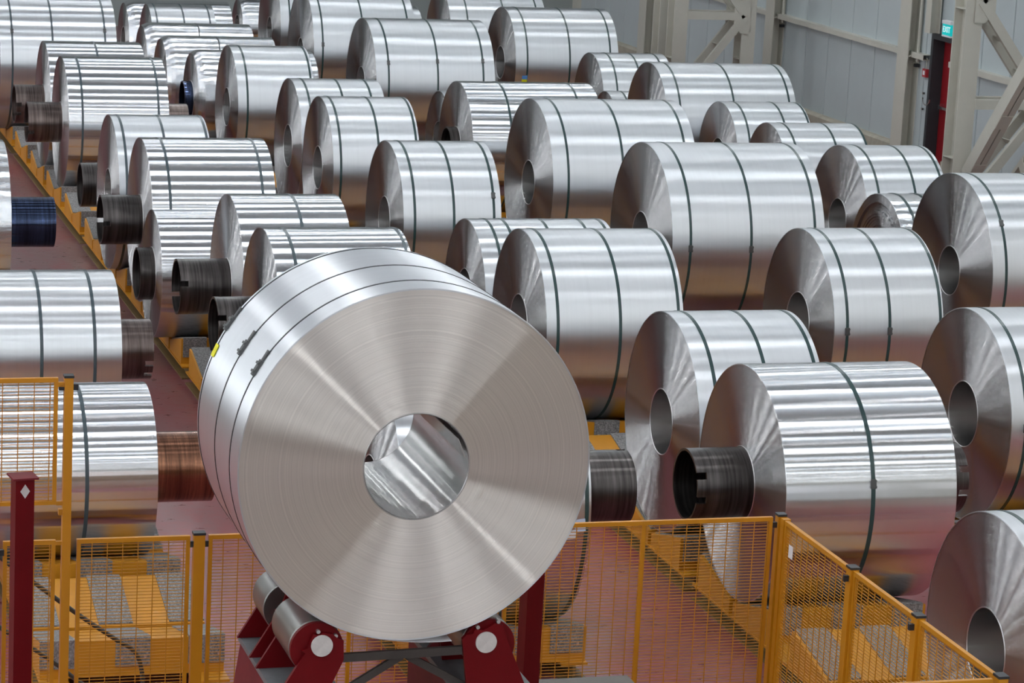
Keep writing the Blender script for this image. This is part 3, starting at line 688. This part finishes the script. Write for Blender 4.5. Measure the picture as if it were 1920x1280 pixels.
# local frame: X towards the hall's far end (+Y world), Y local = -X world
def loc_pt(a, x, r):            # a = world angle from +X towards up
    return (x - FLX, -r * math.cos(R2(a)), FR + r * math.sin(R2(a)))
for a, x, nm in ((149, FL * .18, 'strap_seal'), (148, FL * .54, 'strap_seal'), (146, FL * .965, 'strap_seal')):
    c = MB(); c.box(-.022, .022, -.05, .05, -.004, .012); c.box(-.028, .028, -.035, -.02, .012, .02); c.box(-.028, .028, .02, .035, .012, .02); c.box(-.016, .016, -.12, .05, -.004, .004)
    o = c.build(nm, M_CLIP, cf); o.location = loc_pt(a, x, FR + .006); o.rotation_euler = (R2(90 - a), 0, 0)
s_ = MB(); s_.box(-.035, .035, -.04, .04, -.001, .003); o = s_.build('yellow_sticker', M_NEON, cf); o.location = loc_pt(156, FL * .95, FR + .006); o.rotation_euler = (R2(90 - 156), 0, 0)
lo = MB(); vs = []; n = 24                                            # loose tail of the outer wrap under the coil
for i in range(n + 1):
    t = i / n; a = 258 + 26 * t; r = FR + .004 + .045 * max(0, 1 - t) ** 1.5 if False else FR + .004 + .05 * t ** 2
    for x in (.02, FL - .02):
        for dr in (0, .003): vs.append(loc_pt(a, x, r + dr))
fs = []
for i in range(n): 
    o_ = 4 * i
    fs += [(o_, o_ + 2, o_ + 6, o_ + 4), (o_ + 1, o_ + 5, o_ + 7, o_ + 3), (o_, o_ + 4, o_ + 5, o_ + 1), (o_ + 2, o_ + 3, o_ + 7, o_ + 6)]
lo.add(vs, fs, 0, True); lo.build('loose_wrap_end', M_MATTE, cf)
bt = MB(); bt.box(-FLX + .001, FLX - .05, -.06, .06, -.002, .002); o = bt.build('inner_sheet_end', M_BORE, cf)
o.location = (0, -.285 * math.cos(R2(22)), FR + .285 * math.sin(R2(22))); o.rotation_euler = (R2(90 - 22), 0, 0)

# roller stand
st = tag(empty('roller_stand', (FX, 15.65, 0)), 'dark red steel stand with four rollers carrying the big front coil', 'stand')
def W(p): return (p[0] - FX, p[1] - 15.65, p[2])
RC = {-1: (3.545, 2.045), 1: (FX + .505, 2.022)}
for s in (-1, 1):
    cx, cz = RC[s]; rr = .162
    for ya, yb in ((15.10, 15.58), (15.84, 16.16)):
        p = MB(); p.lathe([(ya - 15.65, .03), (ya - 15.65, rr - .006), (ya - 15.65 + .006, rr), (yb - 15.65 - .006, rr), (yb - 15.65, rr - .006), (yb - 15.65, .03)], 48)
        o = p.build('roller', M_ROLLER, st); o.rotation_euler = (0, 0, R2(90)); o.location = W((cx, 15.65, cz))
    pl = [(-.245, 1.752), (-.075, 2.03), (-.095, 2.045), (-.06, 2.06), (-.03, 2.145), (.0, 2.135), (.03, 2.15), (.085, 2.14), (.11, 2.115), (.15, 2.10), (.155, 1.98), (.05, 1.752)] if s < 0 else [(-.13, 1.752), (-.175, 2.075), (-.15, 2.10), (-.11, 2.105), (-.10, 2.13), (-.05, 2.125), (.0, 2.15), (.02, 2.165), (.07, 2.15), (.09, 2.09), (.235, 1.752)]
    for k, (yp, th) in enumerate(((15.03, .03), (15.60, .025), (15.80, .025), (16.18, .025))):
        p = MB(); sc = 1.0
        p.prism([(cx + a * sc - FX, z) for a, z in pl], yp - 15.65, yp - 15.65 + th, 'Y'); p.build('side_plate', M_RED, st)
    # housing flange behind the front plate
    p = MB(); p.lathe([(15.062 - 15.65, .02), (15.062 - 15.65, .158), (15.095 - 15.65, .158), (15.095 - 15.65, .02)], 40); o = p.build('roller_flange', M_RED, st); o.rotation_euler = (0, 0, R2(90)); o.location = W((cx, 15.65, cz)); o.location.y = 0
    p = MB(); p.lathe([(0, .001), (0, .064), (.014, .064), (.014, .001)], 36); o = p.build('axle_end', M_DISC, st); o.rotation_euler = (0, 0, R2(90)); o.location = W((cx + (.02 if s < 0 else -.03), 15.017, cz + .03))
    for a, z in ((-.0, 2.155), (.105, 2.125)) if s < 0 else ((.045, 2.17), (-.08, 2.14)):
        p = MB(); p.lathe([(-.012, .001), (-.012, .012), (.04, .012), (.04, .001)], 10); o = p.build('bolt', M_BOLT, st); o.rotation_euler = (0, 0, R2(90)); o.location = W((cx + a, 15.05, z))
    xa, xb = (3.32, 3.72) if s < 0 else (4.40, 4.875)
    p = MB(); p.box(xa - FX, xb - FX, 14.99 - 15.65, 16.25 - 15.65, 1.715, 1.75); p.build('shelf', M_GREYP, st)
    p = MB(); e = -1 if s < 0 else 1                                      # pedestal box with a raked outer side
    outb = (xa - .22) if s < 0 else (xb + .22)
    poly = [(outb - FX, .0), (xa + .01 - FX, 1.714), (xb - .01 - FX, 1.714), (xb - .02 - FX, .0)] if s < 0 else [(xa + .02 - FX, 0), (xa + .01 - FX, 1.714), (xb - .01 - FX, 1.714), (outb - FX, .0)]
    p.prism(poly, 15.02 - 15.65, 16.22 - 15.65, 'Y'); p.build('pedestal', M_REDD, st)
tb = MB(); tb.bar(W((3.70, 15.06, 1.985)), W((4.42, 15.06, 2.0)), .03, .05); tb.build('tie_bar', M_DARKST, st)
for a, c in (((4.06, 15.08, 1.975), (3.60, 15.08, 1.70)), ((4.10, 15.10, 1.965), (4.46, 15.10, 1.76))):
    tb = MB(); tb.bar(W(a), W(c), .025, .045); tb.build('brace_bar', M_DARKST, st)
wp = MB(); wp.prism([(-.02, 1.93), (.03, 2.01), (.06, 1.92)], 15.3 - 15.65, 15.33 - 15.65, 'Y'); o = wp.build('lug_plate', M_REDD, st); o.location.x = 4.30 - FX
bs = MB(); bs.box(3.0 - FX, 5.2 - FX, 14.9 - 15.65, 16.35 - 15.65, 0, .03); bs.build('base_plate', M_GREYP, st)

# ---------------------------------------------------------------- yellow safety fence
FYF, FXS, HP = 17.6, 7.47, 2.0
def post(p, x, y, z1, wx=.06, wy=.06, cap=True, root=None, M=None, foot=.07):
    p = MB(); p.box(-wx / 2, wx / 2, -wy / 2, wy / 2, .012, z1); p.box(-foot, foot, -foot, foot, 0, .012); o = p.build('fence_post', M or M_YEL, root, (x, y, 0))
    if cap:
        c = MB(); c.box(-wx / 2 - .004, wx / 2 + .004, -wy / 2 - .004, wy / 2 + .004, z1 - .004, z1 + .012); c.build('post_cap', M_BLACK, o)
        k = MB(); k.box(wx / 2, wx / 2 + .035, -.012, .012, z1 - .09, z1 - .05); k.box(-wx / 2 - .035, -wx / 2, -.012, .012, z1 - .09, z1 - .05); k.build('panel_clip', M_BLACK, o)
    return o
def mesh_panel(root, axis, a0, a1, fix, z0, z1, stiff=()):
    """framed wire mesh between a0 and a1 along axis at the fixed coordinate"""
    def bx(p, a, c, za, zb, th):
        if axis == 'X': p.box(a, c, fix - th / 2, fix + th / 2, za, zb)
        else: p.box(fix - th / 2, fix + th / 2, a, c, za, zb)
    f = MB(); t = .026
    bx(f, a0, a0 + t, z0, z1, .026); bx(f, a1 - t, a1, z0, z1, .026); bx(f, a0, a1, z1, z1 + .03, .03); bx(f, a0 + t, a1 - t, z0, z0 + t, .026)
    o = f.build('panel_frame', M_YEL, root)
    for x in stiff:
        q = MB(); bx(q, x - .013, x + .013, z0 + t, z1, .024); q.build('stiffener', M_YEL, o)
    m_ = MB(); r = .0022; z = z0 + .03
    while z < z1 - .004:
        bx(m_, a0 + .01, a1 - .01, z - r, z + r, 2 * r); z += .0222
    x = a0 + .10
    while x < a1 - .03:
        if axis == 'X': m_.box(x - .003, x + .003, fix - .007, fix - .002, z0 + .01, z1)
        else: m_.box(fix - .007, fix - .002, x - .003, x + .003, z0 + .01, z1)
        x += .1015
    w_ = m_.build('wire_mesh', M_WIRE, o); w_['kind'] = 'stuff'
    return o
fr_ = tag(empty('safety_fence', (0, 0, 0)), 'yellow wire mesh fence running across behind the roller stand', 'fence', 'yellow safety fence')
post(None, 3.31, FYF, HP + .01, root=fr_, wx=.075); post(None, 5.38, FYF, HP + .01, root=fr_); post(None, FXS, FYF, HP + .01, root=fr_, foot=.032)
mesh_panel(fr_, 'X', 3.375, 5.325, FYF, .15, HP - .03, (4.36,)); mesh_panel(fr_, 'X', 5.445, 7.405, FYF, .15, HP - .03, (6.44,)); mesh_panel(fr_, 'X', 2.50, 3.25, FYF, .15, HP - .03)
sf = tag(empty('safety_fence', (0, 0, 0)), 'yellow wire mesh fence running from the corner towards the lower right', 'fence', 'yellow safety fence')
ys = [17.53, 16.32, 15.28, 14.12]
post(None, FXS + .005, ys[0] - .01, HP + .005, wx=.055, wy=.055, cap=False, root=sf, foot=.028)
for y in ys[1:]: post(None, FXS, y, HP + .01, wx=.06, wy=.075, root=sf)
for i in range(3): mesh_panel(sf, 'Y', ys[i + 1] + .05, ys[i] - .04, FXS, .15, HP - .03)
mesh_panel(sf, 'X', 6.2, FXS - .06, ys[3], .15, HP - .03)
post(None, 6.14, ys[3], HP + .01, root=sf)
lt = MB(); lt.box(FXS - .022, FXS - .018, 17.30, 17.37, 1.77, 1.86); lt.build('small_white_tag', M_WHITE, sf)
gt = tag(empty('fence_gateway', (0, 0, 0)), 'tall yellow gateway post with a mesh panel on top at the left edge', 'fence')
post(None, 2.428, FYF, 3.095, wx=.056, wy=.06, root=gt)
post(None, 1.55, FYF, 3.095, wx=.056, wy=.06, root=gt)
mesh_panel(gt, 'X', 1.60, 2.36, FYF, 2.24, 3.06)
k = MB(); k.box(2.36, 2.40, FYF - .012, FYF + .012, 3.03, 3.06); k.box(2.36, 2.40, FYF - .012, FYF + .012, 2.235, 2.262); k.box(2.36, 2.40, FYF - .012, FYF + .012, 1.965, 1.99); k.box(2.375, 2.40, FYF - .02, FYF + .02, 2.17, 2.21); k.build('hinge_lug', M_YELW, gt)
mesh_panel(gt, 'X', 2.02, 2.36, FYF, .15, HP - .03)
post(None, 1.955, FYF - .02, HP, wx=.07, wy=.06, root=gt, M=M_GREYP)

# red mirror posts either side of the stand
def red_post(x, label, top, wd, rot):
    r_o = tag(empty('mirror_post', (x, 16.8, 0), rot), label, 'post')
    p = MB(); h = wd / 2; p.box(-h, h, -h, h, .02, top - .012); p.build('post_body', M_RED, r_o)
    p = MB(); c = h + .022; p.box(-c, c, -c, c, top - .012, top); p.build('post_cap', M_REDD, r_o)
    p = MB(); p.box(-.075, .075, -.075, .075, 0, .02); p.build('foot_plate', M_RED, r_o)
    p = MB(); p.prism([(0, top - .133), (.030, top - .088), (0, top - .043), (-.030, top - .088)], -h - .003, -h - .0005, 'Y'); o = p.build('reflector', M_DISC, r_o)
    o['label'] = 'white diamond reflector'
red_post(2.045, 'dark red post with a white diamond reflector at the lower left', 2.66, .118, R2(8))
red_post(5.395, 'dark red post right of the roller stand, its top hidden by the coil', 2.40, .118, R2(8))
# grey table at the lower right of the stand
tt = tag(empty('work_table', (5.9, 16.25, 0)), 'grey steel table top at the bottom edge right of the red post', 'table')
p = MB(); p.box(-.42, .26, -.8, .72, 1.06, 1.1); p.build('table_top', M_TABLE, tt)
for sx in (-.30, .20):
    for sy in (-.75, .67):
        p = MB(); p.box(sx - .03, sx + .03, sy - .03, sy + .03, 0, 1.06); p.build('leg', M_GREYP, tt)

# cables hanging behind the left fence
def cable(name, pts, r, label):
    cu = bpy.data.curves.new(name, 'CURVE'); cu.dimensions = '3D'; cu.bevel_depth = r; cu.bevel_resolution = 3; s = cu.splines.new('BEZIER'); s.bezier_points.add(len(pts) - 1)
    for b_, p in zip(s.bezier_points, pts): b_.co = p; b_.handle_left_type = b_.handle_right_type = 'AUTO'
    cu.materials.append(M_CABLE); o = solid(name, cu); tag(o, label, 'cable', 'cables behind the fence'); return o
CY = 17.86
cable('cable', [(1.50, CY, 2.28), (2.053, CY, 1.797), (2.254, CY, 1.634), (2.569, CY, 1.386), (2.82, CY, 1.204), (2.94, CY, 1.118), (2.99, CY, .99), (3.0, CY, .75), (3.0, CY, .03)], .016, 'black cable sloping down behind the left fence and dropping in front of the saddles')
cable('cable', [(1.50, CY + .1, 1.7), (2.053, CY + .1, 1.29), (2.254, CY + .1, 1.147), (2.435, CY + .1, 1.013), (2.58, CY + .1, .889), (2.9, CY + .1, .65), (3.2, CY + .1, .35), (3.35, CY + .1, .03)], .015, 'lower black cable sloping down behind the fence beside the red post')
